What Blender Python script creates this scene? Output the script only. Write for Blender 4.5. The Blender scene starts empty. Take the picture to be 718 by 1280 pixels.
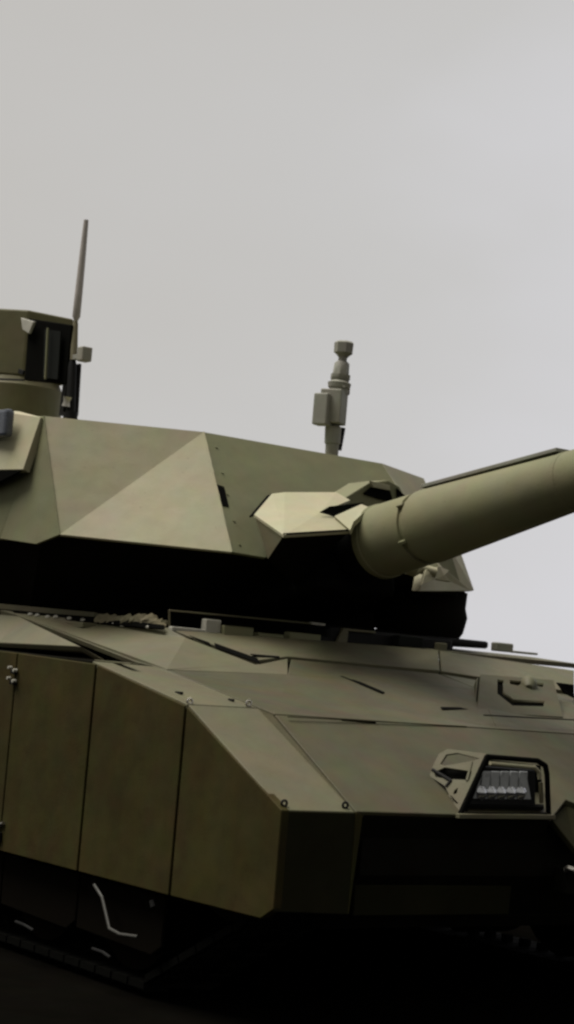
import bpy, bmesh, math, random
from mathutils import Vector, Matrix
random.seed(7)
S = bpy.context.scene
C = S.collection
R = math.radians

# ------------------------------------------------------------------ camera
cam_d = bpy.data.cameras.new('camera'); cam = bpy.data.objects.new('camera', cam_d); C.objects.link(cam)
cam.matrix_world = Matrix(((0.596537,0.016111,0.802424,6.453530),(0.798241,-0.115799,-0.591102,-4.854675),(0.083396,0.993142,-0.081939,1.586733),(0,0,0,1)))
cam_d.sensor_fit = 'VERTICAL'; cam_d.sensor_height = 36.0; cam_d.lens = 36.0*2383.0/1280.0
cam_d.clip_start = 0.05; cam_d.clip_end = 6000
cam_d.dof.use_dof = True; cam_d.dof.focus_distance = 9.6; cam_d.dof.aperture_fstop = 3.2
S.camera = cam
# ------------------------------------------------------------------ sky, sun, exposure
SUN_EL, SUN_AZ = 65.0, -132.0     # azimuth of the sun: degrees from +X towards +Y
W = bpy.data.worlds.new('World'); S.world = W; W.use_nodes = True
nt = W.node_tree; nt.nodes.clear()
def N(nt, t, **kw):
    n = nt.nodes.new(t)
    for k, v in kw.items():
        if k in n.inputs: n.inputs[k].default_value = v
        else: setattr(n, k, v)
    return n
L = nt.links.new
wo = N(nt, 'ShaderNodeOutputWorld')
sky = N(nt, 'ShaderNodeTexSky'); sky.sky_type = 'NISHITA'; sky.sun_disc = False
sky.sun_elevation = R(SUN_EL); sky.sun_rotation = R(90-SUN_AZ); sky.dust_density = 4.0
b1 = N(nt, 'ShaderNodeBackground', Strength=0.05); L(sky.outputs[0], b1.inputs[0])
geo = N(nt, 'ShaderNodeTexCoord')
mp = N(nt, 'ShaderNodeMapping'); mp.inputs['Scale'].default_value = (1, 1, 2.0); L(geo.outputs['Generated'], mp.inputs[0])
nz = N(nt, 'ShaderNodeTexNoise', Scale=2.2, Detail=4.0, Roughness=0.5); L(mp.outputs[0], nz.inputs[0])
dt = N(nt, 'ShaderNodeVectorMath', operation='DOT_PRODUCT'); L(geo.outputs['Generated'], dt.inputs[0]); dt.inputs[1].default_value = (-0.25, 0.93, -0.10)
ad = N(nt, 'ShaderNodeMath', operation='MULTIPLY_ADD'); L(nz.outputs[0], ad.inputs[0]); ad.inputs[1].default_value = 0.34; L(dt.outputs['Value'], ad.inputs[2])
cr = N(nt, 'ShaderNodeValToRGB'); L(ad.outputs[0], cr.inputs[0])
e = cr.color_ramp.elements
e[0].position = 0.30; e[0].color = (0.335, 0.322, 0.285, 1)
e[1].position = 1.02; e[1].color = (0.635, 0.63, 0.655, 1)
for p_, c_ in ((0.56, (0.40, 0.392, 0.352, 1)), (0.72, (0.505, 0.488, 0.460, 1)), (0.88, (0.545, 0.536, 0.525, 1))):
    m_ = cr.color_ramp.elements.new(p_); m_.color = c_
b2 = N(nt, 'ShaderNodeBackground', Strength=1.0); L(cr.outputs[0], b2.inputs[0])
mx = N(nt, 'ShaderNodeMixShader'); mx.inputs[0].default_value = 0.95
L(b1.outputs[0], mx.inputs[1]); L(b2.outputs[0], mx.inputs[2]); L(mx.outputs[0], wo.inputs[0])
sd = bpy.data.lights.new('sun', 'SUN'); sd.energy = 5.0; sd.angle = R(40); sd.color = (1, 0.96, 0.88)
so = bpy.data.objects.new('sun', sd); C.objects.link(so)
sv = Vector((math.cos(R(SUN_EL))*math.cos(R(SUN_AZ)), math.cos(R(SUN_EL))*math.sin(R(SUN_AZ)), math.sin(R(SUN_EL))))
so.rotation_euler = sv.to_track_quat('Z', 'Y').to_euler(); so.location = sv*30
S.view_settings.view_transform = 'Standard'; S.view_settings.look = 'None'
S.view_settings.exposure = 0.12; S.view_settings.gamma = 1.0
S.render.engine = 'CYCLES'
S.cycles.max_bounces = 5
S.cycles.pixel_filter_type = 'BLACKMAN_HARRIS'; S.cycles.filter_width = 2.5

# ------------------------------------------------------------------ materials
def paint(name, col, rough=0.62, var=0.35, dirt=(0.07, 0.055, 0.03), dirt_amt=0.35, bump=0.45, spec=0.3, streak=0.25, mottle=0.06):
    m = bpy.data.materials.new(name); m.use_nodes = True; t = m.node_tree; n = t.nodes; l = t.links.new
    bs = n['Principled BSDF']
    tc = N(t, 'ShaderNodeNewGeometry')
    a = N(t, 'ShaderNodeTexNoise', Scale=1.7, Detail=5.0, Roughness=0.6); l(tc.outputs['Position'], a.inputs[0])
    ra = N(t, 'ShaderNodeMapRange'); l(a.outputs[0], ra.inputs[0]); ra.inputs[1].default_value = .3; ra.inputs[2].default_value = .7
    ra.inputs[3].default_value = 1-var/2; ra.inputs[4].default_value = 1+var/2
    sc = N(t, 'ShaderNodeVectorMath', operation='SCALE'); sc.inputs[0].default_value = col; l(ra.outputs[0], sc.inputs['Scale'])
    hn = N(t, 'ShaderNodeTexNoise', Scale=5.5, Detail=3.0, Roughness=0.55); l(tc.outputs['Position'], hn.inputs[0])
    hs = N(t, 'ShaderNodeVectorMath', operation='MULTIPLY_ADD'); l(hn.outputs['Color'], hs.inputs[0])
    hs.inputs[1].default_value = (mottle*4, mottle*4, mottle*4); hs.inputs[2].default_value = (1-mottle*2, 1-mottle*2, 1-mottle*2)
    hm = N(t, 'ShaderNodeVectorMath', operation='MULTIPLY'); l(sc.outputs[0], hm.inputs[0]); l(hs.outputs[0], hm.inputs[1]); sc = hm
    # vertical run-off streaks and dirt patches
    mp = N(t, 'ShaderNodeMapping'); mp.inputs['Scale'].default_value = (9, 9, 0.9); l(tc.outputs['Position'], mp.inputs[0])
    b = N(t, 'ShaderNodeTexNoise', Scale=1.0, Detail=5.0, Roughness=0.65); l(mp.outputs[0], b.inputs[0])
    rb = N(t, 'ShaderNodeMapRange'); l(b.outputs[0], rb.inputs[0]); rb.inputs[1].default_value = .48; rb.inputs[2].default_value = .72
    rb.inputs[3].default_value = 0; rb.inputs[4].default_value = streak
    c = N(t, 'ShaderNodeTexNoise', Scale=6.0, Detail=8.0, Roughness=0.7); l(tc.outputs['Position'], c.inputs[0])
    rc = N(t, 'ShaderNodeMapRange'); l(c.outputs[0], rc.inputs[0]); rc.inputs[1].default_value = .5; rc.inputs[2].default_value = .75
    rc.inputs[3].default_value = 0; rc.inputs[4].default_value = dirt_amt
    mx_ = N(t, 'ShaderNodeMath', operation='MAXIMUM'); l(rb.outputs[0], mx_.inputs[0]); l(rc.outputs[0], mx_.inputs[1])
    mi = N(t, 'ShaderNodeMix', data_type='RGBA'); l(mx_.outputs[0], mi.inputs['Factor']); l(sc.outputs[0], mi.inputs['A']); mi.inputs['B'].default_value = (*dirt, 1)
    ch = N(t, 'ShaderNodeTexNoise', Scale=38.0, Detail=6.0, Roughness=0.75); l(tc.outputs['Position'], ch.inputs[0])
    cc = N(t, 'ShaderNodeMapRange'); l(ch.outputs[0], cc.inputs[0]); cc.inputs[1].default_value = .62; cc.inputs[2].default_value = .70
    cc.inputs[3].default_value = 0; cc.inputs[4].default_value = .45
    m2 = N(t, 'ShaderNodeMix', data_type='RGBA'); l(cc.outputs[0], m2.inputs['Factor']); l(mi.outputs['Result'], m2.inputs['A']); m2.inputs['B'].default_value = (*[q*.6 for q in dirt], 1)
    l(m2.outputs['Result'], bs.inputs['Base Color'])
    rr = N(t, 'ShaderNodeMapRange'); l(c.outputs[0], rr.inputs[0]); rr.inputs[3].default_value = rough-.12; rr.inputs[4].default_value = rough+.15
    l(rr.outputs[0], bs.inputs['Roughness'])
    bs.inputs['Specular IOR Level'].default_value = spec
    f = N(t, 'ShaderNodeTexNoise', Scale=160.0, Detail=3.0); l(tc.outputs['Position'], f.inputs[0])
    g = N(t, 'ShaderNodeTexNoise', Scale=4.0, Detail=2.0); l(tc.outputs['Position'], g.inputs[0])
    ga = N(t, 'ShaderNodeMath', operation='MULTIPLY_ADD'); l(g.outputs[0], ga.inputs[0]); ga.inputs[1].default_value = 6.0; l(f.outputs[0], ga.inputs[2])
    bu = N(t, 'ShaderNodeBump', Strength=bump, Distance=0.003); l(ga.outputs[0], bu.inputs['Height']); l(bu.outputs[0], bs.inputs['Normal'])
    return m
def plain(name, col, rough=0.5, metal=0.0, spec=0.5):
    m = bpy.data.materials.new(name); m.use_nodes = True; t = m.node_tree
    bs = t.nodes['Principled BSDF']; bs.inputs['Metallic'].default_value = metal; bs.inputs['Specular IOR Level'].default_value = spec
    tc = N(t, 'ShaderNodeNewGeometry'); a = N(t, 'ShaderNodeTexNoise', Scale=25.0, Detail=5.0); t.links.new(tc.outputs['Position'], a.inputs[0])
    r = N(t, 'ShaderNodeMapRange'); t.links.new(a.outputs[0], r.inputs[0]); r.inputs[3].default_value = .75; r.inputs[4].default_value = 1.25
    s = N(t, 'ShaderNodeVectorMath', operation='SCALE'); s.inputs[0].default_value = col; t.links.new(r.outputs[0], s.inputs['Scale'])
    t.links.new(s.outputs[0], bs.inputs['Base Color'])
    r2 = N(t, 'ShaderNodeMapRange'); t.links.new(a.outputs[0], r2.inputs[0]); r2.inputs[3].default_value = max(.03, rough-.12); r2.inputs[4].default_value = min(1, rough+.12)
    t.links.new(r2.outputs[0], bs.inputs['Roughness'])
    return m
M = dict(
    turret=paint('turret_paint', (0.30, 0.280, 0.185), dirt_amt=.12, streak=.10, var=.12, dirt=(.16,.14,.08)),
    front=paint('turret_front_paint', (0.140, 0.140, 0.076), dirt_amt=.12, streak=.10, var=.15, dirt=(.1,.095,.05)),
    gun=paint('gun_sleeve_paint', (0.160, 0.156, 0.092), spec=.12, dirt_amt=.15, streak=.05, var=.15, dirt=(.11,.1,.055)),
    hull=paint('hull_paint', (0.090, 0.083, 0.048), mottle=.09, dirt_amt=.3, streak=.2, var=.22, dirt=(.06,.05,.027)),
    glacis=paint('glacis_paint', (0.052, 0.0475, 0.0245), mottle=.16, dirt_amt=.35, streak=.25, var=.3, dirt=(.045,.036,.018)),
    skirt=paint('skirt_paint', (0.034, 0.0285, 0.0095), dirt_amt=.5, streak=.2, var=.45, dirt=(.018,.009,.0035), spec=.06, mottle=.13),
    shaded=paint('shaded_nose_paint', (0.014, 0.0135, 0.006), rough=.85, spec=.05, dirt=(.008,.006,.003)),  # darker paint copy: shade of nose and fender front put into the colour
    under=paint('underside_shade_paint', (0.006, 0.0055, 0.004), rough=.9, spec=.02, dirt=(.004,.0035,.002)),  # near-black paint copy, the shade of the underparts put into its colour
    mast=paint('mast_paint', (0.20, 0.195, 0.165), dirt_amt=.2),
    antenna=plain('antenna_paint', (0.34, 0.31, 0.29), .5),
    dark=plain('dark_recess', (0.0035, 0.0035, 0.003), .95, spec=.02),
    rubber=plain('rubber', (0.0032, 0.0024, 0.0014), .95, spec=.03),
    steel=plain('worn_steel', (0.42, 0.40, 0.36), .35, 1.0),
    blackmetal=plain('black_metal', (0.006, 0.006, 0.006), .6, 0.0, .12),
    white=plain('white_paint', (0.30, 0.29, 0.25), .5),
    glass=plain('dark_glass', (0.006, 0.007, 0.006), .7, 0.0, .08),
    olive=paint('olive_paint', (0.105, 0.096, 0.045), dirt_amt=.3),
    dullsteel=plain('dull_steel', (0.022, 0.021, 0.017), .6, .2),
    blueglass=plain('grey_blue_glass', (0.055, 0.062, 0.08), .25),
    bright=plain('bright_reflector', (0.55, 0.56, 0.60), .15, 0.9),
    lens=plain('lamp_lens', (0.30, 0.31, 0.32), .3, 0.1),
    canvas=paint('canvas', (0.16, 0.14, 0.09), rough=.9, dirt_amt=.3, bump=.6),
    ground=paint('dark_earth', (0.0028, 0.0025, 0.002), rough=1, var=.5, spec=0, dirt=(.003,.003,.002)),
)
# ------------------------------------------------------------------ mesh helpers
ORG = {}
def wloc(p): return ORG.get(p.name, Vector()) if p else Vector()
def obj(name, bm, mat, parent=None, bevel=0.0, smooth=False, origin=None):
    bmesh.ops.recalc_face_normals(bm, faces=bm.faces)
    vs = [v.co for v in bm.verts]
    if origin is None:
        origin = Vector(((min(v.x for v in vs)+max(v.x for v in vs))/2, (min(v.y for v in vs)+max(v.y for v in vs))/2, (min(v.z for v in vs)+max(v.z for v in vs))/2))
    origin = Vector(origin)
    for v in bm.verts: v.co -= origin
    me = bpy.data.meshes.new(name); bm.to_mesh(me); bm.free()
    if smooth:
        for p in me.polygons: p.use_smooth = True
    me.materials.append(M[mat])
    o = bpy.data.objects.new(name, me); C.objects.link(o)
    o.parent = parent; o.location = origin - wloc(parent); ORG[o.name] = origin
    if bevel:
        b = o.modifiers.new('bevel', 'BEVEL'); b.width = bevel; b.segments = 2; b.limit_method = 'ANGLE'; b.angle_limit = R(25)
    if smooth:
        try:
            me.set_sharp_from_angle(angle=R(40))
        except Exception: pass
    return o
def place(o, loc, rot=None, parent=None):
    "copy of a part sharing its mesh, set at a world place"
    c = o.copy(); C.objects.link(c)
    par = parent if parent is not None else o.parent
    c.parent = par; c.location = Vector(loc) - wloc(par); ORG[c.name] = Vector(loc)
    if rot is not None: c.rotation_euler = rot
    return c
def prism(bm, pts, th, inside, keep=None):
    "polygon extruded by th towards the inside point"
    pts = [Vector(p) for p in pts]
    n = Vector()
    for i in range(len(pts)):
        a, b = pts[i], pts[(i+1) % len(pts)]
        n += Vector(((a.y-b.y)*(a.z+b.z), (a.z-b.z)*(a.x+b.x), (a.x-b.x)*(a.y+b.y)))
    n.normalize()
    c = sum(pts, Vector())/len(pts)
    if n.dot(Vector(inside)-c) < 0: n = -n
    A = [bm.verts.new(p) for p in pts]; B = [bm.verts.new(p+n*th) for p in pts]
    bm.faces.new(A); bm.faces.new(B[::-1])
    for i in range(len(pts)):
        j = (i+1) % len(pts); bm.faces.new((A[i], B[i], B[j], A[j]))
    return n
def plate(name, pts, th, mat, parent, inside=(-3, 1.8, 0.8), bevel=0.004):
    bm = bmesh.new(); prism(bm, pts, th, inside); return obj(name, bm, mat, parent, bevel)
def box(bm, c, s, rot=None):
    r = bmesh.ops.create_cube(bm, size=1.0)
    m = Matrix.Translation(Vector(c)) @ (rot.to_4x4() if rot else Matrix()) @ Matrix.Diagonal((*s, 1))
    bmesh.ops.transform(bm, matrix=m, verts=r['verts']); return r['verts']
def boxo(name, c, s, mat, parent, bevel=0.004, rot=None):
    bm = bmesh.new(); box(bm, c, s, rot); return obj(name, bm, mat, parent, bevel)
def frame(d):
    return Vector(d).normalized().to_track_quat('Z', 'Y').to_matrix()
def cone(bm, a, b, ra, rb, seg=24, cap=True):
    a, b = Vector(a), Vector(b); d = b-a; F = frame(d)
    A, B = [], []
    for i in range(seg):
        t = 2*math.pi*i/seg; v = F @ Vector((math.cos(t), math.sin(t), 0))
        A.append(bm.verts.new(a+v*ra)); B.append(bm.verts.new(b+v*rb))
    for i in range(seg):
        j = (i+1) % seg; bm.faces.new((A[i], A[j], B[j], B[i]))
    if cap: bm.faces.new(A[::-1]); bm.faces.new(B)
def lathe(bm, a, b, prof, seg=32):
    "prof: list of (t along a-b, radius)"
    a, b = Vector(a), Vector(b); F = frame(b-a); rings = []
    for t, r in prof:
        rings.append([bm.verts.new(a+(b-a)*t + F @ Vector((math.cos(2*math.pi*i/seg)*r, math.sin(2*math.pi*i/seg)*r, 0))) for i in range(seg)])
    for q in range(len(rings)-1):
        for i in range(seg):
            j = (i+1) % seg; bm.faces.new((rings[q][i], rings[q][j], rings[q+1][j], rings[q+1][i]))
    bm.faces.new(rings[0][::-1]); bm.faces.new(rings[-1])
def coneo(name, a, b, ra, rb, mat, parent, seg=24, bevel=0.0):
    bm = bmesh.new(); cone(bm, a, b, ra, rb, seg); return obj(name, bm, mat, parent, bevel, smooth=True)
def lo(name, a, b, prof, mat, parent, seg=40):
    bm = bmesh.new(); lathe(bm, a, b, prof, seg); return obj(name, bm, mat, parent, 0, smooth=True)
def tube(name, pts, r, mat, parent, seg=8):
    bm = bmesh.new(); pts = [Vector(p) for p in pts]
    for i in range(len(pts)-1): cone(bm, pts[i], pts[i+1], r, r, seg)
    for p in pts[1:-1]:
        v = bmesh.ops.create_icosphere(bm, subdivisions=1, radius=r*1.02)['verts']; bmesh.ops.translate(bm, vec=p, verts=v)
    return obj(name, bm, mat, parent, 0, smooth=True)
def bar(name, a, b, w, h, mat, parent, bevel=0.002):
    "rectangular bar from a to b"
    a, b = Vector(a), Vector(b); F = frame(b-a); bm = bmesh.new(); box(bm, (a+b)/2, (w, h, (b-a).length), F)
    return obj(name, bm, mat, parent, bevel)
def cutplate(name, outline, holes, th, mat, parent, inside, bevel=0.0):
    "flat plate with holes cut through it (outline and holes coplanar)"
    P = [Vector(p) for p in outline]; o = P[0]
    n = Vector()
    for i in range(len(P)):
        a, b = P[i], P[(i+1) % len(P)]
        n += Vector(((a.y-b.y)*(a.z+b.z), (a.z-b.z)*(a.x+b.x), (a.x-b.x)*(a.y+b.y)))
    n.normalize()
    if n.dot(Vector(inside)-o) < 0: n = -n
    ux = (P[1]-P[0]).normalized(); uy = n.cross(ux)
    cu = bpy.data.curves.new('tmp', 'CURVE'); cu.dimensions = '2D'; cu.fill_mode = 'BOTH'; cu.extrude = th/2
    for poly in [outline]+list(holes):
        s = cu.splines.new('POLY'); s.points.add(len(poly)-1); s.use_cyclic_u = True
        for q, p in enumerate(poly):
            d = Vector(p)-o; s.points[q].co = (d.dot(ux), d.dot(uy), 0, 1)
    co = bpy.data.objects.new('tmp', cu); C.objects.link(co)
    dg = bpy.context.evaluated_depsgraph_get(); me = bpy.data.meshes.new_from_object(co.evaluated_get(dg))
    bm = bmesh.new(); bm.from_mesh(me); bpy.data.objects.remove(co); bpy.data.curves.remove(cu); bpy.data.meshes.remove(me)
    bmesh.ops.remove_doubles(bm, verts=bm.verts, dist=1e-5)
    B = Matrix((ux, uy, n)).transposed()
    for v in bm.verts: v.co = o + n*(th/2) + B @ v.co
    return obj(name, bm, mat, parent, bevel)
def bolt(p, n, r, h, mat, parent, seg=10, name='bolt'):
    p, n = Vector(p), Vector(n).normalized()
    bm = bmesh.new(); cone(bm, p-n*h*.5, p+n*h, r, r*.85, seg); return obj(name, bm, mat, parent, 0)
def empty(name, loc, parent=None):
    o = bpy.data.objects.new(name, None); C.objects.link(o); o.parent = parent
    o.location = Vector(loc)-wloc(parent); ORG[o.name] = Vector(loc); o.empty_display_size = .2; return o

# ------------------------------------------------------------------ ground
bm = bmesh.new(); n = 30
bmesh.ops.create_grid(bm, x_segments=n, y_segments=n, size=1500)
g = obj('ground', bm, 'ground', origin=(0, 0, 0)); g['kind'] = 'structure'
g['label'] = 'dark bare earth under the tank'

# ------------------------------------------------------------------ the tank
tank = empty('battle_tank', (-3.0, 1.8, 0))
tank['label'] = 'khaki battle tank seen from its front corner with raised gun'; tank['category'] = 'tank'
IN = (-3, 1.8, 0.8)
MY = lambda p: (p[0], 3.6-p[1], p[2])      # mirror about the centre line
# ---- hull body
bm = bmesh.new()
prof = [(-.06,.72),(-.30,.45),(-7.2,.45),(-7.4,1.30),(-.72,1.30),(-.06,.94)]
A = [bm.verts.new((x, .50, z)) for x, z in prof]; B = [bm.verts.new((x, 3.10, z)) for x, z in prof]
bm.faces.new(A); bm.faces.new(B[::-1])
for i in range(len(prof)):
    j = (i+1) % len(prof); bm.faces.new((A[i], B[i], B[j], A[j]))
box(bm, (-4.6, 1.8, 1.5), (5.2, 2.0, .42))
hull = obj('hull', bm, 'under', tank)
th = .03
P0 = (0, .402, 1.0)
# glacis planes
L2a = (-0.6500,0.4340,1.3770); L2b = (-.65, 1.8, 1.382); L2c = MY(L2a)
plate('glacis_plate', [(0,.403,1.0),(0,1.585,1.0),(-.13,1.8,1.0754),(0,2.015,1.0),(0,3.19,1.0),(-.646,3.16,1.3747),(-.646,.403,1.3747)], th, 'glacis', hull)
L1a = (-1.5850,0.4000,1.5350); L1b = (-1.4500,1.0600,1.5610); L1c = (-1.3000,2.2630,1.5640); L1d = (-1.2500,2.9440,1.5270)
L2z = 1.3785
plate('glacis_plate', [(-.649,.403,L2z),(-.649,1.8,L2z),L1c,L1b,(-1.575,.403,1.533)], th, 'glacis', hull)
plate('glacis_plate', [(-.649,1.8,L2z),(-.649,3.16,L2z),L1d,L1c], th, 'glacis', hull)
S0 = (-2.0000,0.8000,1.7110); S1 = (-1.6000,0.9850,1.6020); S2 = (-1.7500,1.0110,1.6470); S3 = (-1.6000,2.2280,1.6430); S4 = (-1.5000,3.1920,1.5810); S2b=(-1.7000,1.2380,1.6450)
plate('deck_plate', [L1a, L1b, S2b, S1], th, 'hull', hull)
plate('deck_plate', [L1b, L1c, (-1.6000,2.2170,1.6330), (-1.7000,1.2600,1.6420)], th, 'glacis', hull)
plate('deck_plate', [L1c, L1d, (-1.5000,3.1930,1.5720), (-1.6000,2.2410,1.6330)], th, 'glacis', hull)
E0 = (-2.1500,0.7560,1.7530); E1 = (-2.1000,1.5260,1.7500); E2 = (-2.0000,2.5540,1.7750); E3 = (-1.9000,3.5820,1.7270)
plate('deck_plate', [(-2.0000,0.8250,1.7130), (-1.6800,1.0360,1.6230), (-1.7200,1.2520,1.6550), (-1.6200,2.2440,1.6520), E2, E1, (-2.1500,0.7770,1.7510)], th, 'hull', hull)
plate('deck_plate', [(-1.6200,2.2560,1.6500), (-1.5200,3.2110,1.5950), E3, (-2.0000,2.5670,1.7720)], th, 'hull', hull)
plate('deck_plate', [(-1.876,.405,1.561),(-1.587,.405,1.537), (-1.6000,0.9650,1.5970), (-2.0000,0.7790,1.7090), E0, (-2.6000,0.6260,1.7680), (-3.4000,0.4050,1.7910), (-3.2000,0.4030,1.7690)], th, 'hull', hull)
plate('deck_plate', [E0, E1, (-2.6,1.53,1.76), (-2.6,.7,1.765), (-2.6000,0.6260,1.7680)], th, 'hull', hull)
plate('deck_plate', [(-2.0,2.56,1.772),(-2.0,3.7,1.772),(-2.6,3.9,1.80),(-2.6,2.56,1.81)], th, 'hull', hull)
plate('deck_plate', [(-2.61,.5,1.75),(-2.61,3.1,1.75),(-7.2,3.1,1.73),(-7.2,.5,1.73)], th, 'hull', hull)
boxo('engine_deck', (-6.2, 1.8, 1.8), (1.9, 2.2, .12), 'hull', hull, .02)
# dark wedge slots and seams cut in the deck
def slot(pts, d=.0015): 
    pts=[Vector(p)+Vector((0,0,d)) for p in pts]
    return plate('slot', pts, .004, 'dark', hull, bevel=0)
slot([(-1.9900,0.7920,1.7190),(-1.9200,0.8760,1.6900),(-1.9000,0.8750,1.6740)],.004)
slot([(-1.9000,0.8940,1.6880),(-1.6600,1.0100,1.6260),(-1.6000,0.9910,1.5980),(-1.8700,0.8860,1.6630)],.006)
slot([(-1.7400,1.0190,1.6440),(-1.7200,1.1940,1.6450),(-1.7000,1.1860,1.6350),(-1.7200,1.0270,1.6370)],.008)
slot([(-1.4555,1.4069,1.5622),(-1.4842,1.4670,1.5688),(-1.1805,1.4925,1.4997),(-1.1594,1.4593,1.4949)],.012)
slot([(-0.9564,1.6866,1.4488),(-1.0086,2.0061,1.4606),(-0.9576,1.9605,1.4491),(-0.9175,1.6641,1.4399)],.012)
slot([(-0.6413,0.7920,1.3719),(-0.6371,0.9999,1.3695),(-0.6247,0.9904,1.3623),(-0.6321,0.7853,1.3666)],.006)
bar('weld_seam', (-0.6081,0.4499,1.3696), (-0.6482,1.5920,1.3787), .006, .004, 'skirt', hull, 0)
# nose: plates below the glacis lip
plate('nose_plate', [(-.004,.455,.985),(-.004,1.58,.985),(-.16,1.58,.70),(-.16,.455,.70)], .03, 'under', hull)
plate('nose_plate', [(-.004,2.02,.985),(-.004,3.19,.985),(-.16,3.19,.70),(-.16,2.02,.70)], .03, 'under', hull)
plate('lower_nose_plate', [(-0.1000,0.5120,0.6730),(-0.1000,1.4560,0.6660),(-0.1400,1.4870,0.5300),(-0.1400,0.5490,0.5320)], .03, 'shaded', hull)
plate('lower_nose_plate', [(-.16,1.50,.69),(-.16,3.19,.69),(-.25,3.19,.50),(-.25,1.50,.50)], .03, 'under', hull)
# central notch of the nose: sloped tongue, hook and shackle
plate('tongue_plate', [(-.02,1.605,.99),(-.135,1.8,1.05),(-.02,1.995,.99),(.09,1.93,.86),(.09,1.67,.86)], .03, 'shaded', hull)
bm = bmesh.new(); box(bm, (.02, 1.68, .71), (.10, .05, .12)); tb = obj('tow_bracket', bm, 'under', hull, .008); place(tb, (.02, 1.92, .71))
pts = [Vector((.09+.05*math.sin(t), 1.70+.07*math.cos(t), .765+.012*math.cos(t*2))) for t in [i*math.pi/6 for i in range(0, 12)]]
tube('tow_shackle', pts+[pts[0]], .013, 'steel', hull)

# ---- fenders (right one seen, left one mirrored)
def fender(mir, side):
    f_ = (lambda p: MY(p)) if mir else (lambda p: p)
    bm = bmesh.new(); box(bm, f_((-.35,.2,.90)), (.60,.30,.10)); box(bm, f_((-3.6,.2,1.35)), (5.4,.30,.10))
    fe = obj('fender', bm, 'under', tank)
    q = lambda *ps: [f_(p) for p in ps]
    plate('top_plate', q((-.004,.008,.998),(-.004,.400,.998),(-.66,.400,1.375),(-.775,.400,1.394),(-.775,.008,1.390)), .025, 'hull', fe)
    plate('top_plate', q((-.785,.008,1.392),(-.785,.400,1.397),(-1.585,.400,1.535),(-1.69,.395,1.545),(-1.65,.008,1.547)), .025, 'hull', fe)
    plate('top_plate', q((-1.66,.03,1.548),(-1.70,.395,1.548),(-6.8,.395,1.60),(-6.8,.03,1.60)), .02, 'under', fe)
    plate('front_plate', q((0,.003,.995),(0,.402,.995),(0,.402,.56),(0,.003,.575)), .03, 'shaded', fe)
    plate('edge_plate', q((.004,.404,1.0),(.004,.440,.985),(-.02,.425,.56),(.0,.404,.56)), .02, 'skirt', fe, bevel=.002)
    plate('bottom_plate', q((-.03,.03,.60),(-.03,.40,.60),(-.6,.40,.62),(-.6,.05,.62)), .02, 'under', fe)
    if not mir:
        # raised cover further back, its front corner slanting
        plate('stowage_cover', [(-5.0,.2,1.62),(-3.0000,0.2110,1.6020),(-2.0400,0.1340,1.6170),(-2.0000,0.1440,1.6150),(-1.9000,0.2280,1.5560),(-3.1500,0.3980,1.7600),(-5,.42,1.80)], .035, 'hull', fe, bevel=.006)
        boxo('ledge', (-1.6600,0.1520,1.5500), (.34,.05,.008), 'hull', fe, .002)
    # ring bolts on the slope
    for x, y, z in ((-.03,.035,1.02),(-.03,.365,1.02),(-.80,.03,1.40),(-.80,.36,1.41)):
        p = Vector(f_((x, y, z)))
        ring = [p+Vector((0, .014*math.cos(t), .004+.013*math.sin(t))) for t in [i*math.pi/4 for i in range(8)]]
        tube('ring_bolt', ring+[ring[0]], .0055, 'blackmetal' if x > -.5 else 'steel', fe, 6)
    boxo('latch', f_((-1.0,.10,1.436)), (.05,.016,.012), 'blackmetal', fe, .002)
    boxo('latch', f_((-.9,.33,1.422)), (.04,.012,.012), 'blackmetal', fe, .002)
    # skirt panels
    zt = lambda x: 1.0+(-x)/.78*.385 if x > -.78 else (1.385+(-x-.78)/.862*.159 if x > -1.642 else 1.546+(-x-1.642)*.015)
    xs = [0, -.785, -1.598, -2.40, -3.20, -4.0, -4.8, -5.6, -6.4]
    for k in range(8):
        a, b = xs[k]-(.009 if k else 0), xs[k+1]+.009
        if k == 0: pl = [(0,0,.998),(a+.0,0,.585),(-.085,0,.535),(b,0,.530),(b,0,zt(b)-.004)]
        else: pl = [(a,0,.530),(b,0,.530),(b,0,zt(b)-.004)]+[(a,0,zt(a)-.004)]
        jit = random.uniform(-.003,.003) if k else 0
        pl = [(p[0], p[1]+jit, p[2]) for p in pl]
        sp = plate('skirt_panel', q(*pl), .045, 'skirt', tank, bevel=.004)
        # hinge clusters on the seams
        if k in (3, 5, 7):
            for dz in (.0, .055):
                bm = bmesh.new(); p = Vector(f_((a+.012, -.012, 1.455-dz)))
                box(bm, p, (.05,.02,.022)); obj('hinge_block', bm, 'blackmetal', sp, .003)
                bolt(p+Vector((-.03,-.008*(1-2*mir),.02)), (0,-1+2*mir,0), .009, .014, 'white', sp)
                bolt(p+Vector((.028,-.008*(1-2*mir),.008)), (0,-1+2*mir,0), .010, .014, 'white', sp)
            p = Vector(f_((a+.012,-.012,.66)))
            tube('hinge_pin', [p+Vector((-.06,0,-.02)), p, p+Vector((.04,0,.015))], .010, 'steel', sp)
            bm = bmesh.new(); box(bm, p+Vector((0,0,-.06)), (.05,.02,.05)); obj('hinge_block', bm, 'blackmetal', sp, .003)
    # inner backing behind the seams
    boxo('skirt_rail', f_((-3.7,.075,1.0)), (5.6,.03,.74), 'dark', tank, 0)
    # lower rubber flaps
    for k in range(7):
        a = -.95-.78*k
        plate('rubber_flap', q((a,.09,.50),(a-.765,.09,.50),(a-.765,.09,.24),(a-.08,.09,.22),(a,.09,.27)), .02, 'rubber', tank, bevel=.006)
fender(False, -1); fender(True, 1)
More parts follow.
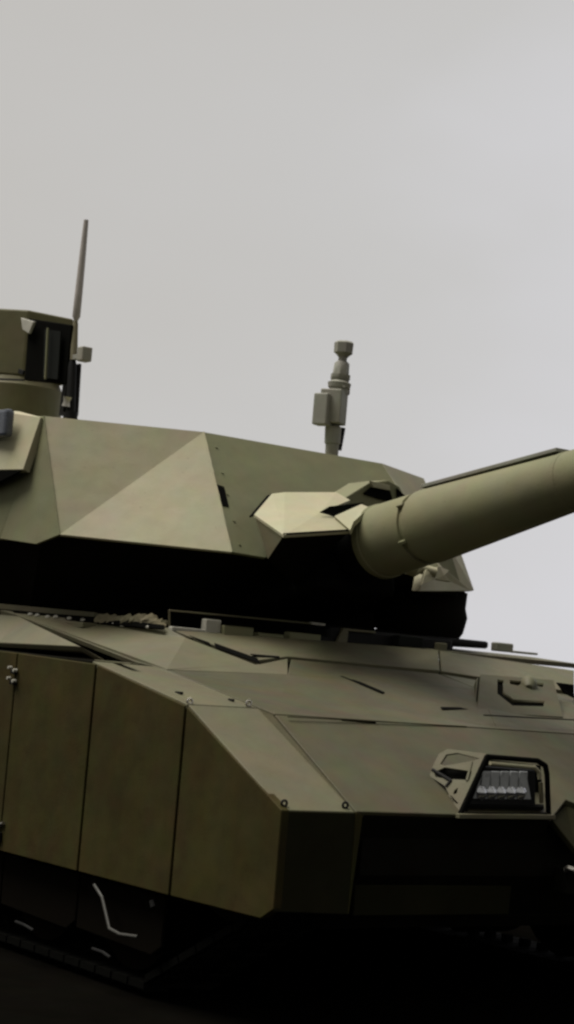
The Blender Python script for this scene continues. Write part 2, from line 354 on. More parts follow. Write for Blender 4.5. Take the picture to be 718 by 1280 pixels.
# hanging straps and hooks under the right skirt
def H(*ps, **k): return tube('hanger', ps, k.get('r', .008), k.get('m', 'blackmetal'), tank, 8)
H((-1.4490,0.0100,0.4850), (-1.3510,0.0000,0.4390), (-1.2300,-0.0200,0.3120), (-1.1360,-0.0200,0.3010), (-1.0160,0.0000,0.3090), m='dullsteel')
H((-0.9530,0.0200,0.4820), (-0.9350,0.0200,0.4550), r=.014)
H((-1.4440,0.0300,0.1830), (-1.3390,0.0200,0.1850), (-1.2640,0.0200,0.1720))
H((-2.2060,0.0300,0.1930), (-2.1040,0.0200,0.1930), (-2.0030,0.0200,0.1810))
H((-1.4050,0.0500,-0.0970), (-1.3590,0.0500,-0.1520))
# ---- running gear
def running(mir):
    f_ = (lambda p: MY(p)) if mir else (lambda p: p)
    wheel0 = None
    for k in range(7):
        x = -1.35-.86*k; c = (x, .36, .44)
        if wheel0 is None or True:
            bm = bmesh.new(); lathe(bm, f_((x,.20,.44)), f_((x,.52,.44)), [(0,.27),(0,.34),(.42,.34),(.42,.22),(.58,.22),(.58,.34),(1,.34),(1,.27)], 28)
            w = obj('road_wheel', bm, 'rubber', tank, 0, True)
            bm = bmesh.new(); lathe(bm, f_((x,.185,.44)), f_((x,.26,.44)), [(0,.05),(.1,.09),(.5,.12),(.6,.24),(.8,.262),(1,.262)], 20)
            obj('hub', bm, 'under', w, 0, True)
    for x, z, r, nm in ((-.62,.74,.30,'idler_wheel'),(-7.25,.72,.32,'drive_sprocket')):
        bm = bmesh.new(); lathe(bm, f_((x,.22,z)), f_((x,.50,z)), [(0,r*.8),(0,r),(1,r),(1,r*.8)], 24); obj(nm, bm, 'under', tank, 0, True)
    # track: links along a loop
    path = []
    def arc(cx, cz, r, a0, a1, n):
        for i in range(n+1):
            a = R(a0+(a1-a0)*i/n); path.append((cx+r*math.cos(a), cz+r*math.sin(a)))
    arc(-.62,.74,.34,100,-55,12); path.append((-1.2,.06)); path.append((-6.7,.06)); arc(-7.25,.72,.36,-60,-260,12); path.append(path[0])
    loop = []; step = .15; acc = 0
    for (x0,z0),(x1,z1) in zip(path, path[1:]):
        d = math.hypot(x1-x0, z1-z0)
        while acc < d:
            loop.append((x0+(x1-x0)*acc/d, z0+(z1-z0)*acc/d, math.atan2(z1-z0, x1-x0))); acc += step
        acc -= d
    tr = empty('track', f_((-3.9,.36,.05)), tank)
    bm = bmesh.new(); box(bm, (0,0,0), (.135,.44,.035)); box(bm, (0,0,.03), (.05,.05,.06)); box(bm, (0,.13,-.025), (.1,.12,.02)); box(bm, (0,-.13,-.025), (.1,.12,.02))
    l0 = None
    for x, z, a in loop:
        p = f_((x,.36,z))
        if l0 is None:
            l0 = obj('track_link', bm, 'dark', tr, 0, origin=(0,0,0)); l0.location = Vector(p)-wloc(tr); l0.rotation_euler = (0, -a+math.pi, 0)
        else:
            c = l0.copy(); C.objects.link(c); c.parent = tr; c.location = Vector(p)-wloc(tr); c.rotation_euler = (0, -a+math.pi, 0)
running(False); running(True)

# ---- headlight and its guard
hg = tube('headlight_guard', [(-0.0120,1.0160,0.9970),(-0.0140,1.1580,1.2660),(-0.0140,1.4780,1.2600),(-0.0140,1.5320,1.2390),(-0.0140,1.5470,1.1990),(-0.0120,1.5740,1.0090),(-0.0120,1.0160,0.9970)], .013, 'dark', tank, 10)
# light inner lip of the frame
tube('frame_lip', [(-0.0340,1.1990,1.2360),(-0.0340,1.4800,1.2280),(-0.0340,1.5130,1.2070),(-0.0340,1.5220,1.1740)], .010, 'turret', hg, 6)
bar('frame_lip', (-0.0340,1.5290,1.1590), (-0.0340,1.5440,1.0620), .020, .012, 'hull', hg)
bar('base_bar', (0.0160,0.9770,0.9960), (0.0160,1.5790,1.0050), .03, .02, 'hull', hg)
sidepl = [(-0.0243,1.1610,1.2794),(-0.2343,1.1122,1.2818),(-0.2688,1.0907,1.2557),(-0.2710,1.0592,1.1949),(-0.2642,1.0382,1.1505),(-0.1619,1.0452,1.1165),(-0.0443,1.0237,1.0191),(-0.0124,1.0295,1.0155)]
cutplate('side_plate', sidepl, [
   [(-0.0457,1.1435,1.2549),(-0.1744,1.1198,1.2686),(-0.2290,1.1002,1.2558),(-0.2391,1.0742,1.2095),(-0.2101,1.0788,1.2049),(-0.0728,1.1300,1.2411)],
   [(-0.0566,1.1100,1.1944),(-0.2062,1.0761,1.1977),(-0.2489,1.0522,1.1708),(-0.2330,1.0454,1.1500),(-0.1484,1.0644,1.1477),(-0.0482,1.0917,1.1545)],
   [(-0.0884,1.0630,1.1170),(-0.1013,1.0517,1.1008),(-0.1000,1.0427,1.0825),(-0.0815,1.0500,1.0882)],
   [(-0.1227,1.0341,1.0763),(-0.1063,1.0390,1.0781),(-0.0510,1.0366,1.0476),(-0.0573,1.0329,1.0432)]], .012, 'hull', hg, (-.6,1.8,1.0), 0)
plate('side_backing', [Vector(p)+Vector((-.03,.03,-.006)) for p in ((-0.0597,1.1205,1.2163),(-0.2101,1.0788,1.2049),(-0.2592,1.0511,1.1735),(-0.1493,1.0527,1.1253),(-0.0433,1.0352,1.0412),(-0.0418,1.0748,1.1184))], .004, 'dark', hg, (-1,3,1), 0)
bar('brace', (-0.0791,1.1262,1.2367), (-0.0586,1.0868,1.1497), .012, .012, 'hull', hg)
tube('brace', [(-0.2631,1.0538,1.1807),(-0.1404,1.0629,1.1411),(-0.1518,1.0463,1.1138)], .008, 'blackmetal', hg)
# dark well the side plate stands in
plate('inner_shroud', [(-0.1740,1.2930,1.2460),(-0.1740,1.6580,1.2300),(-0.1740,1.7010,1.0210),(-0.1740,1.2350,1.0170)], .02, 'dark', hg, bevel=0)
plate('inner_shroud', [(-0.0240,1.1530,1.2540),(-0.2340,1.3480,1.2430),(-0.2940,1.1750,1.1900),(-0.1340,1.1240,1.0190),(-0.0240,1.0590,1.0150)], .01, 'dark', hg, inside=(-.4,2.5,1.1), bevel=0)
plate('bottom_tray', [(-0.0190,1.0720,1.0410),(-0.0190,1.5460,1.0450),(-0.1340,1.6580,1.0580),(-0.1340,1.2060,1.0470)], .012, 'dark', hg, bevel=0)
hl = plate('headlight', [(-0.0640,1.1990,1.2190),(-0.0640,1.5160,1.2120),(-0.0640,1.5390,1.0330),(-0.0640,1.0900,1.0260)], .05, 'blackmetal', tank, inside=(-3,1.8,.9), bevel=.004)
plate('lens_cover', [(-0.0590,1.1810,1.1970),(-0.0590,1.4550,1.1990),(-0.0590,1.4990,1.0770),(-0.0590,1.1350,1.0710)], .006, 'lens', hl, inside=(-3,1.8,.9), bevel=0)
for p in ((-0.0490,1.1820,1.0990),(-0.0490,1.2430,1.1010),(-0.0490,1.3040,1.1020),(-0.0490,1.3660,1.1040),(-0.0490,1.4280,1.1060)):
    bm = bmesh.new(); lathe(bm, (-0.062,p[1],p[2]), (-.036,p[1],p[2]), [(0,.034),(.3,.034),(.35,.030),(.7,.022),(1,.006)], 16)
    obj('reflector', bm, 'bright', hl, 0, True)
for p in ((-0.0540,1.1960,1.1570),(-0.0540,1.2550,1.1590),(-0.0540,1.3140,1.1610),(-0.0540,1.3740,1.1630),(-0.0540,1.4340,1.1650)):
    boxo('lens_rib', (-.056,p[1],p[2]), (.010,.0495,.080), 'lens', hl, .003)

# ---- raised bracket box with C-shaped recess on the upper glacis
bb = cutplate('recess_box', [(-1.3392,2.2965,1.6476),(-1.3409,2.8572,1.6524),(-0.9339,2.5463,1.4562),(-0.9276,1.9161,1.4487)],
   [[(-1.2991,2.3870,1.6292),(-1.2956,2.4321,1.6278),(-1.1691,2.3193,1.5667),(-1.0885,2.3182,1.5283),(-1.0948,2.5582,1.5330),(-1.0333,2.5008,1.5033),(-1.0187,2.2494,1.4945),(-1.1375,2.2439,1.5511)],
    [(-1.3006,2.4789,1.6305),(-1.2944,2.7381,1.6294),(-1.2479,2.6948,1.6070),(-1.2530,2.6623,1.6091),(-1.2765,2.6469,1.6202),(-1.2744,2.5466,1.6185),(-1.2441,2.4948,1.6037),(-1.2555,2.4445,1.6088)]], .03, 'glacis', tank, (-2.5,1.8,.9), 0)
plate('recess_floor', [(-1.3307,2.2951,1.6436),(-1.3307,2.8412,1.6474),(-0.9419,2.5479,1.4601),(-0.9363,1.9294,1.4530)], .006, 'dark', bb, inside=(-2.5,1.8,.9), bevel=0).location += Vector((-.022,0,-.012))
plate('box_body', [(-1.3349,2.2958,1.6456),(-1.3358,2.8492,1.6499),(-0.9419,2.5479,1.4601),(-0.9320,1.9227,1.4508)], .07, 'glacis', bb, inside=(-2.5,1.8,.9), bevel=.004).location += Vector((-.032,0,-.018))
lo('eyelet', (-1.3086,2.6332,1.6355), (-1.2257,2.5572,1.5954), [(0,.02),(.3,.045),(.7,.045),(1,.02)], 'hull', bb, 14)
plate('recess', [(-1.3500,2.8990,1.6410),(-1.3500,3.0350,1.6360),(-1.3300,3.0220,1.5630),(-1.3300,2.9420,1.5860)], .01, 'dark', hull, bevel=0)
bar('seam_bar', (-0.7200,1.7710,1.4390), (-0.7200,2.4160,1.4480), .008, .006, 'dark', hull, 0)

# ---- deck fittings along the turret line
ds = plate('cable_tray', [(-3.2600,0.4080,1.7900),(-3.2000,0.4250,1.7610),(-2.1300,0.7180,1.7470),(-2.1500,0.7290,1.7680),(-2.6000,0.6240,1.7860)], .01, 'dark', tank, bevel=0)
for p in ((-3.1070,0.4450,1.7750),(-3.0550,0.4620,1.7730),(-2.9790,0.4870,1.7680),(-2.8230,0.5370,1.7680),(-2.7250,0.5670,1.7640),(-2.5050,0.6310,1.7540),(-2.4410,0.6490,1.7480),(-2.9220,0.5060,1.7710),(-2.2560,0.6960,1.7500)):
    p = Vector(p); bm = bmesh.new(); v = bmesh.ops.create_icosphere(bm, subdivisions=1, radius=.014)['verts']
    bmesh.ops.transform(bm, matrix=Matrix.Translation(p) @ Matrix.Diagonal((1.6,1,.8,1)), verts=v); obj('bolt', bm, 'white', ds, 0, True)
bar('tray_lip', (-3.4200,0.4140,1.8100), (-2.7000,0.6310,1.7970), .02, .03, 'hull', ds)
bar('tray_lip', (-2.7000,0.6310,1.7970), (-2.2000,0.7850,1.7840), .012, .02, 'hull', ds)
# crumpled canvas over the tray
bm = bmesh.new(); nx, ny = 36, 8; a_ = Vector((-2.6600,0.6010,1.7600)); b_ = Vector((-2.2000,0.7730,1.7580)); G = []
from mathutils import noise
for i in range(nx+1):
    row = []
    for j in range(ny+1):
        s = i/nx; t_ = j/ny*math.pi
        w_ = .046*(0.55+.9*abs(noise.noise(Vector((s*7, 0, 3)))))*(min(1, s*8, (1-s)*8)+.15)
        p = a_.lerp(b_, s)+Vector((.3*w_*math.cos(t_), w_*math.cos(t_), w_*math.sin(t_)*1.25))
        p += Vector((0,1,1))*.022*noise.noise(Vector((s*23, j*1.1, 1)))
        row.append(bm.verts.new(p))
    G.append(row)
for i in range(nx):
    for j in range(ny): bm.faces.new((G[i][j], G[i+1][j], G[i+1][j+1], G[i][j+1]))
cv = obj('folded_cloth', bm, 'canvas', None, 0, False)
cv['label'] = 'crumpled khaki cloth lying along the deck edge below the turret'; cv['category'] = 'cloth'
# rail and small boxes in front of the turret ring
rl = tube('guard_rail', [(-2.1700,0.7800,1.7500),(-2.1700,0.7690,1.8490),(-2.1700,1.2350,1.8530),(-2.1700,1.8250,1.8570)], .0055, 'hull', tank, 6)
bar('rail_foot', (-2.1700,1.8250,1.8570), (-2.1700,1.7270,1.8580), .03, .014, 'white', rl)
boxo('junction_box', (-2.1400,1.0280,1.7800), (.05,.10,.085), 'white', tank, .006)
boxo('cable_duct', (-2.1400,0.8740,1.7500), (.04,.22,.028), 'white', tank, .006)
for p, w_, h_ in (((-2.1200,1.1810,1.7710),.20,.055),((-2.1200,1.4060,1.7620),.17,.03),((-2.1200,1.6410,1.7670),.22,.06)):
    o_ = boxo('deck_box', p, (.06,w_,h_), 'front', tank, .006)
    boxo('lid_strip', Vector(p)+Vector((.0,0,h_/2+.003)), (.064,w_*.98,.006), 'dark', o_, 0)
boxo('shadow_gap', (-2.1300,1.7750,1.7630), (.05,.10,.05), 'blackmetal', tank, .004)
pb = plate('bracket', [(-2.1000,1.8730,1.7580),(-2.1000,1.9170,1.8480),(-2.1000,2.1540,1.8480),(-2.1000,2.1550,1.8350),(-2.1000,1.9530,1.8330),(-2.1000,1.9500,1.7540)], .03, 'hull', tank, bevel=.003)
ht = boxo('hatch_ring', (-2.42,2.30,1.80), (.60,.95,.10), 'blackmetal', tank, .02)
boxo('periscope', (-2.0900,2.3930,1.8070), (.06,.19,.065), 'glass', ht, .006)
boxo('hinge', (-2.0300,2.5980,1.7870), (.05,.06,.06), 'hull', ht, .006)
boxo('hatch_lid', (-2.42,2.86,1.835), (.50,.50,.045), 'blackmetal', ht, .015)
boxo('hatch_lug', (-2.3000,3.3420,1.8350), (.06,.14,.055), 'mast', ht, .008)
boxo('hatch_lug', (-2.3000,3.5300,1.8140), (.05,.20,.014), 'mast', ht, .004)

# ---- turret
T1 = (-2.6000,1.1760,2.8990); T2 = (T1[0], 3.6-T1[1]+.08, T1[2]-.006)
B1 = (-2.1000,1.0950,2.1990); Bm = MY(B1)
A0 = (-2.6020,0.3000,2.2120); Am = MY(A0)
T0 = (-2.9320,0.3150,2.8840); T0m = (-2.8500,3.0640,2.8780)
bm = bmesh.new()
low = [B1, A0, (-2.7680,0.2500,2.1550), (-3.2000,0.2550,2.1880), (-4.2,.10,2.2), (-6.2,.35,2.2)]
loop = low+[MY(p) for p in low[::-1]]
roofl = [T1, T0, (-3.6,.30,2.93), (-4.2,.28,2.95), (-6.0,.55,2.9)]
TC = Vector((-3.9,1.8,0))
base = []
for p in loop:
    v = Vector(p); d = TC-Vector((v.x,v.y,0)); s = .45 if v.x > -3 else .3
    base.append(Vector((v.x, v.y, 1.79))+Vector((d.x*s, d.y*s*.75, 0)))
up = [bm.verts.new((Vector(p)+ (Vector((TC.x,TC.y,p[2]))-Vector(p))*.03)) for p in loop]; dn = [bm.verts.new(p) for p in base]
bm.faces.new(up); bm.faces.new(dn[::-1])
for i in range(len(up)):
    j = (i+1) % len(up); bm.faces.new((up[i], up[j], dn[j], dn[i]))
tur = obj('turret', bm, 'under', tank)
TI = (-4, 1.8, 2.3)
# roof
rl_ = roofl+[MY(p) for p in roofl[:1:-1]]+[T0m, T2]
bm = bmesh.new(); cxy = Vector((-4,1.8,2.915)); vs = [bm.verts.new((p[0],p[1],p[2]-.004)) for p in rl_]; vb = [bm.verts.new((p[0],p[1],p[2]-.05)) for p in rl_]
bm.faces.new(vs); bm.faces.new(vb[::-1])
for i in range(len(vs)): j = (i+1) % len(vs); bm.faces.new((vs[i],vb[i],vb[j],vs[j]))
obj('roof_plate', bm, 'front', tur)
# front face with a notch for the gun
def on_front(y, z):
    a, b = Vector(T1), Vector(B1); t_ = (a.z-z)/(a.z-b.z); return (a.x+(b.x-a.x)*t_, y, z)
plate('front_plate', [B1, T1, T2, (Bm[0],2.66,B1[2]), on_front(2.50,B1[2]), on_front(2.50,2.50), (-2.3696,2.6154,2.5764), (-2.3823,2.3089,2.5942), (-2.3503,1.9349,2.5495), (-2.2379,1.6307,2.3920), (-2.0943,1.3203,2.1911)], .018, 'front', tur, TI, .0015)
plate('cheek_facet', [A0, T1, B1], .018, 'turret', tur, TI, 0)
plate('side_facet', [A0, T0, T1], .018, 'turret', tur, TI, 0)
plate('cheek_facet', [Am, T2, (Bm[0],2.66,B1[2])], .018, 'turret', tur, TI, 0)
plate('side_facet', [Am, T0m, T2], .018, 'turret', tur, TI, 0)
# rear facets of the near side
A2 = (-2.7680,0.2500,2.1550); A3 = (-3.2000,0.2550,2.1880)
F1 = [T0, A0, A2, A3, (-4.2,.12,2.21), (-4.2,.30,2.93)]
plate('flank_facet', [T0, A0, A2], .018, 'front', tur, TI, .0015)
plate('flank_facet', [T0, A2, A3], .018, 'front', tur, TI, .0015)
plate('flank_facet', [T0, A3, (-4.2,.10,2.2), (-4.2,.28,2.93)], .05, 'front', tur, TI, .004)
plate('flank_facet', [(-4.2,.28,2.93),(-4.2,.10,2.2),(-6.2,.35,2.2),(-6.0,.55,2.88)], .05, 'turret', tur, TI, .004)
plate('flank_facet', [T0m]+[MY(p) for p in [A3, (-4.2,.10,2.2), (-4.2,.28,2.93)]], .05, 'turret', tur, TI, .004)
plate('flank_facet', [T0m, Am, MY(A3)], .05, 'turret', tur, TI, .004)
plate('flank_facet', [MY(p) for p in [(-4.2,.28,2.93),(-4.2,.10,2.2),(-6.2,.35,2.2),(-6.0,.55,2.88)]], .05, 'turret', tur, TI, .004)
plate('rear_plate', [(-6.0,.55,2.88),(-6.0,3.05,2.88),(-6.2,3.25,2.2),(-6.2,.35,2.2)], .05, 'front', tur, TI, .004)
# proud box on the flank and the grey-blue window above it
fb = plate('flank_box', [(-3.2190,0.3100,2.9270),(-2.9320,0.2950,2.8760),(-2.9480,0.2250,2.5700),(-3.4790,0.1550,2.5740),(-3.7280,0.2400,2.9760)], .05, 'turret', tur, TI, .003)
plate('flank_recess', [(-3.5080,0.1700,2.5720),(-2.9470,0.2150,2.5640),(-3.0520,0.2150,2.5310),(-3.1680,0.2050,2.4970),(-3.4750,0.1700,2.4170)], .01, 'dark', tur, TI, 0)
boxo('sensor_window', (-3.2270,0.2000,2.8380), (.24,.06,.16), 'blueglass', fb, .02)
# bolts and slot down the edge of the front face
for t_ in (.12, .34, .52, .74, .93):
    p = Vector(T1).lerp(Vector(B1), t_)+Vector((0,.065,0)); bolt(p, (.81,0,.58), .009, .005, 'front', tur, 8)
plate('front_slot', [(Vector((-2.3744,1.1430,2.5831))), Vector((-2.3687,1.1893,2.5751)), Vector((-2.2855,1.1764,2.4587)), Vector((-2.2879,1.1286,2.4621))], .004, 'dark', tur, TI, 0).location += Vector((.0035,0,.0025))
# gun cheeks
V1 = (-2.1800,1.3890,2.5590); V1b = (-2.1600,1.4620,2.5760); V2 = (-2.1000,1.7840,2.6140); V2c = (-2.0000,1.8090,2.5690); V2b = (-1.8400,1.4890,2.4610); V2d = (-1.7800,1.5450,2.4360); V3 = (-1.6200,1.5210,2.3570); V4 = (-1.5800,1.0550,2.2840); V5 = (-1.9800,1.1380,2.4090); V6 = (-1.9800,1.2550,2.1760)
ck = plate('gun_cheek', [V5, V1, V1b, V2, V2c, V2b, V2d, V3, V4], .016, 'turret', tur, (-2.6,1.6,2.2), .0015)
plate('cheek_side', [V5, V4, V6], .014, 'turret', ck, (-2.6,1.8,2.3), .001)
plate('cheek_under', [V4, V3, (V3[0]-.45, V3[1], V3[2]-.30), V6], .012, 'under', ck, (-2.6,1.8,2.9), .0)
plate('cheek_gap_shadow', [V5, V1, V1b, (V1b[0]-.045,V1b[1],V1b[2]-.01), (V1[0]-.045,V1[1],V1[2]-.01), (V5[0]-.045,V5[1],V5[2]-.01)], .008, 'dark', ck, (-2.6,2.2,2.3), .0)  # black strip put in for the shadow between cheek and front face
# far cheek seen under the barrel
U1 = (-1.7500,2.1810,2.2120); U2 = (-1.9000,2.4930,2.2320); U3 = (-2.1500,2.9240,2.1500); U4 = (-1.7000,2.1210,2.0840)
ck2 = plate('gun_cheek', [U1, U2, U3, U4], .05, 'turret', tur, (-2.7,1.8,2.0), .004)
plate('far_corner', [(-2.2000,2.6190,2.3570),(-2.2500,2.8070,2.3910),(-2.3000,2.9730,2.1670),(-2.2000,2.7610,2.2170),(-2.2000,2.6420,2.2540)], .04, 'front', ck2, (-3,1.8,2.3), .003)
plate('far_corner', [(-2.2600,2.8080,2.4060),(-2.4500,3.0540,2.4320),(-2.4000,3.1630,2.1730),(-2.3000,2.9670,2.1610)], .04, 'turret', ck2, (-3,1.8,2.3), .003)
plate('root_bracket', [(-1.6600,2.1210,2.2070),(-1.6800,2.2370,2.2360),(-1.7200,2.3470,2.2240),(-1.6800,2.2780,2.1900),(-1.7000,2.3480,2.1600),(-1.6600,2.1980,2.1600),(-1.6200,2.0660,2.1170),(-1.6400,2.0960,2.1680)], .02, 'turret', ck2, (-3,1.8,2.0), .002)
lo('bearing_cap', (-1.7400,2.0400,2.2250), (-1.6600,2.1940,2.1960), [(0,.012),(.05,.05),(.35,.055),(.5,.03),(1,.028)], 'turret', ck2, 18)
# rounded lower drum on the far side
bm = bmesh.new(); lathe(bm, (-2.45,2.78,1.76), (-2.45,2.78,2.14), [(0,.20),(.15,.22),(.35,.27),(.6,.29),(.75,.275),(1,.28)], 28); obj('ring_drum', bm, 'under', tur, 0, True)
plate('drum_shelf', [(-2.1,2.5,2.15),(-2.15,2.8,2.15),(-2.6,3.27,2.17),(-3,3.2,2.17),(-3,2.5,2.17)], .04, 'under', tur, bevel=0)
# ---- gun
ga = Vector((-1.6750,1.8000,2.3300)); gb = Vector((-0.2280,1.8000,2.6260)); gd = (gb-ga).normalized()
GP = lambda s: ga+gd*s
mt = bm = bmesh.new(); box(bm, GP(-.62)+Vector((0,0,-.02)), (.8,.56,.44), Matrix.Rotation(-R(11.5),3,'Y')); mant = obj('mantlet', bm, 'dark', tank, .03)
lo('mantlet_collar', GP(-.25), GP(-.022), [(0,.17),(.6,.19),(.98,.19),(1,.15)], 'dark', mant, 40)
Lg = (gb-ga).length
prof = [(0,.10),(0,.203),(.01,.208),(.05,.208),(.055,.203),(.375,.197),(.378,.184),(.405,.184),(.408,.196),(.42,.201),(.44,.201),(1.46,.149),(1.462,.1515),(1.50,.1515),(1.502,.149),(2.6,.125),(2.61,.14),(3.2,.14),(3.22,.10),(5.15,.085),(5.22,.06)]
g1 = lo('gun_barrel', GP(-.02), GP(5.2), [(t/5.22, r) for t, r in prof], 'gun', tank, 72)
F = frame(gd)
for a__ in (60, 78, 150, 210, 330):
    v = F @ Vector((math.cos(R(a__)), math.sin(R(a__)), 0))
    boxo('clamp', GP(.372)+v*.196, (.035,.02,.05), 'gun', g1, .003, F @ Matrix.Rotation(R(a__), 3, 'Z'))
F = frame(gd); sidev = gd.cross(Vector((0,0,1))).normalized(); upv = sidev.cross(gd).normalized()
# flat strip along the top of the barrel and the seam ring
bar('sleeve_strip', GP(.40)+upv*.217+sidev*.0, GP(1.42)+upv*.168, .10, .02, 'mast', g1, .003)
# bracket over the breech
bk = plate('sight_bracket', [(-2.2000,1.9070,2.5900),(-2.2000,2.0980,2.7120),(-2.2000,2.2410,2.7440),(-2.2000,2.3300,2.7170),(-2.2000,2.4160,2.6130),(-2.2000,1.9850,2.5250)], .20, 'front', tur, TI, .008)
plate('bracket_opening', [(-2.1900,2.0550,2.6450),(-2.1900,2.1160,2.6950),(-2.1900,2.2510,2.6840),(-2.1900,2.2830,2.6160),(-2.1900,2.1720,2.6220),(-2.1900,2.0620,2.6370)], .006, 'dark', bk, TI, 0)
plate('bracket_lid', [(-2.1700,2.0850,2.7190),(-2.1700,2.2320,2.7090),(-2.1700,2.2350,2.6810),(-2.1700,2.1070,2.6840)], .02, 'turret', bk, TI, .002)
plate('bracket_opening', [(-2.1900,2.2990,2.7040),(-2.1900,2.4100,2.6460),(-2.1900,2.3130,2.6250)], .006, 'dark', bk, TI, 0)
plate('cheek_slot', [(-1.7850,1.4360,2.4540),(-1.8000,1.5100,2.4940),(-1.8000,1.7480,2.5440),(-1.7900,1.6990,2.4980),(-1.7800,1.5330,2.4430)], .006, 'dark', tur, TI, 0)
plate('collar_wedge', [(-1.7600,1.5180,2.4410),(-1.7600,1.7000,2.5290),(-1.7000,1.7100,2.5110),(-1.6000,1.5270,2.4090),(-1.6000,1.5100,2.3600)], .03, 'turret', tur, TI, .002)

def weld(a, b, mat, parent, r=.0045):
    a, b = Vector(a), Vector(b); k = max(8, int((b-a).length/.035)); F_ = frame(b-a); bm = bmesh.new(); rings = []
    for i in range(k+1):
        p = a.lerp(b, i/k); rr = r*(.75+.5*random.random())
        rings.append([bm.verts.new(p+F_ @ Vector((math.cos(q*1.047)*rr, math.sin(q*1.047)*rr, 0))) for q in range(6)])
    for i in range(k):
        for q in range(6): bm.faces.new((rings[i][q], rings[i][(q+1)%6], rings[i+1][(q+1)%6], rings[i+1][q]))
    return obj('weld_bead', bm, mat, parent, 0, True)
weld(T1, B1, 'turret', tur, .006); weld(A0, T0, 'front', tur); weld(A0, B1, 'turret', tur)
weld((-.004,.41,1.0), (-.004,1.58,1.0), 'glacis', hull);
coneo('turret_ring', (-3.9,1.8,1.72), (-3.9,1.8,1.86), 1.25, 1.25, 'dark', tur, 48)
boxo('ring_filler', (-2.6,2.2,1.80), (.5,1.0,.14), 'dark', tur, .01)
lo('turret_lug', (-3.1480,0.5000,2.0530), (-3.0970,0.5000,2.0770), [(0,.02),(.5,.03),(1,.015)], 'dullsteel', tur, 10)
# ---- mast with instruments on the roof
mp0 = Vector((-3.0000,2.4210,2.9530)); mz = 2.9
ms = lo('sensor_mast', (mp0.x,mp0.y,mz), (-3.0000,2.4140,3.1360), [(0,.040),(.5,.043),(.52,.050),(.95,.052),(1,.04)], 'mast', tank, 20)
boxo('instrument_box', (-3.0000,2.4020,3.2510), (.14,.145,.215), 'mast', ms, .008, Matrix.Rotation(R(35),3,'Z'))
boxo('side_box', (-3.0000,2.3220,3.2240), (.10,.09,.20), 'mast', ms, .008, Matrix.Rotation(R(25),3,'Z'))
coneo('strut', (-3.0000,2.4810,2.9870), (-3.0000,2.4860,3.1310), .012, .022, 'blackmetal', ms, 10)
lo('neck', (-3.0000,2.4320,3.3420), (-3.0000,2.4360,3.4250), [(0,.06),(.4,.062),(.45,.07),(.8,.075),(1,.05)], 'mast', ms, 16)
boxo('neck_clamp', (-3.0000,2.4870,3.3710), (.05,.04,.06), 'mast', ms, .006)
lo('lower_head', (-3.0000,2.4370,3.4200), (-3.0000,2.4430,3.5490), [(0,.055),(.1,.06),(.12,.062),(.35,.062),(.37,.052),(.9,.048),(1,.035)], 'mast', ms, 8)
lo('thin_neck', (-3.0000,2.4430,3.5440), (-3.0000,2.4460,3.5800), [(0,.028),(1,.028)], 'mast', ms, 12)
lo('upper_head', (-3.0000,2.4470,3.5650), (-3.0000,2.4490,3.6780), [(0,.02),(.25,.045),(.35,.062),(.9,.064),(1,.05)], 'mast', ms, 7)
bolt((-2.9300,2.4170,3.3810), (1,-.6,0), .010, .01, 'white', ms)

# ---- antenna and its mount
ay = .95
an = lo('antenna', (-3.7780,0.9500,3.3760), (-3.7950,0.9500,3.6290), [(0,.020),(.3,.022),(.9,.016),(1,.012)], 'canvas', tank, 12)
lo('whip', (-3.7930,0.9500,3.6180), (-3.7820,0.9500,4.2590), [(0,.010),(.05,.025),(.3,.024),(.7,.020),(1,.015)], 'antenna', an, 12)
mtb = lo('antenna_mount', (-3.7480,0.9500,2.9990), (-3.7880,0.9500,3.3770), [(0,.045),(.12,.045),(.13,.03),(.9,.028),(1,.02)], 'blackmetal', an, 14)
lo('steel_collar', (-3.7600,0.9200,3.0800), (-3.7520,0.9200,3.1390), [(0,.03),(.5,.022),(1,.028)], 'steel', an, 14)
boxo('mount_box', (-3.6470,0.9500,3.4000), (.07,.07,.09), 'mast', an, .008)
bar('mount_arm', (-3.7810,0.9500,3.3910), (-3.6450,0.9500,3.3900), .03, .03, 'mast', an)
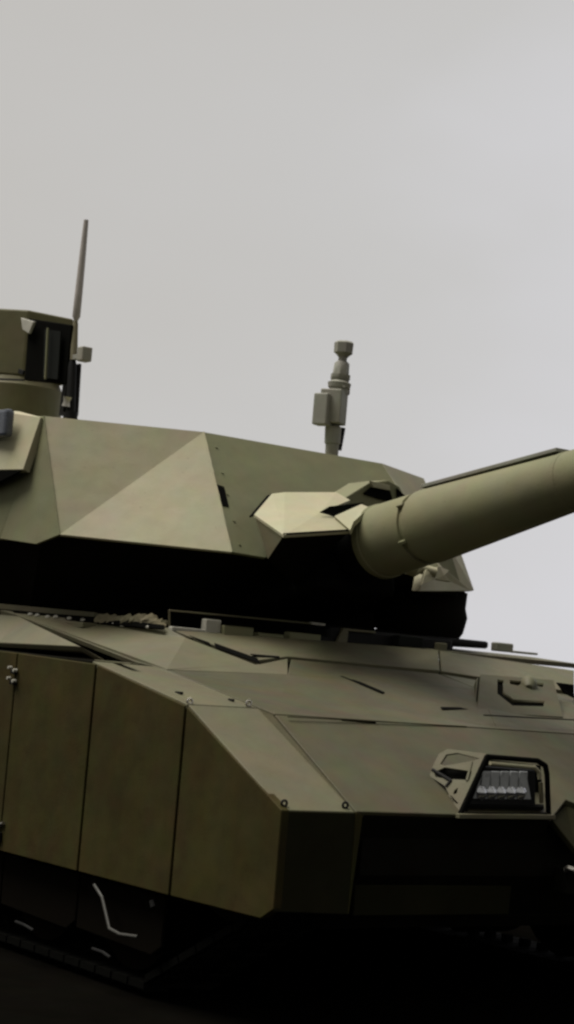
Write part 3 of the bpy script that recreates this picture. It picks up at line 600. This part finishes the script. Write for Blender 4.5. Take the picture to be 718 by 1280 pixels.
bar('cable', (-3.7920,1.0000,3.3600), (-3.7710,1.0000,3.0330), .02, .03, 'blackmetal', an)
bar('cable', (-3.8130,0.9500,3.3540), (-3.8320,0.9500,3.0290), .045, .05, 'blackmetal', an)

# ---- commander's sight housing on the roof
hc = Vector((-4.8520,1.1500,3.3330)); hx, hy = hc.x, hc.y
zb = 2.9; zm = (-4.8550,1.1500,3.3500)[2]; zt_ = (-4.9420,1.1500,3.7940)[2]
sh = lo('sight_pedestal', (hx,hy,zb), (hx,hy,zm), [(0,.31),(.88,.31),(.9,.30),(1,.28)], 'olive', tank, 40)
bm = bmesh.new()
hw = .30
q0 = [(-.30,-.30),(.12,-.30),(.30,-.12),(.30,.30),(-.30,.30)]
a_ = [bm.verts.new((hx+x*.9, hy+y*.9, zm+.004)) for x, y in q0]; b_ = [bm.verts.new((hx+x*.82, hy+y*.82, zt_)) for x, y in q0]
bm.faces.new(a_); bm.faces.new(b_[::-1])
for i in range(5): j = (i+1) % 5; bm.faces.new((a_[i],a_[j],b_[j],b_[i]))
hd = obj('sight_head', bm, 'olive', sh, .012)
wf = plate('window_frame', [(-4.2400,0.8600,3.6670),(-3.7860,0.9200,3.5920),(-3.7960,0.9200,3.2220),(-4.2250,0.8600,3.2690)], .05, 'dark', sh, (hx,hy,3.2), .006)
plate('window_glass', [(-4.0350,0.8700,3.5770),(-3.8470,0.8800,3.5510),(-3.8300,0.8800,3.2480),(-3.9970,0.8700,3.2690)], .01, 'glass', wf, (hx,hy,3.2), .0)
bar('window_bar', (-3.9590,0.8500,3.5760), (-3.9280,0.8500,3.2510), .012, .012, 'front', wf)
plate('white_chip', [(-4.2920,0.8300,3.6720),(-4.1170,0.8300,3.6290),(-4.1650,0.8300,3.5560),(-4.2550,0.8300,3.5910)], .02, 'white', sh, (hx,hy,3.2), .004)
bar('head_rail', (-4.4740,0.8200,3.2860), (-4.1510,0.8200,3.2570), .014, .012, 'blackmetal', sh)
bar('head_rail', (-4.2250,0.8200,3.3190), (-4.1600,0.8200,3.3040), .014, .03, 'blackmetal', sh)
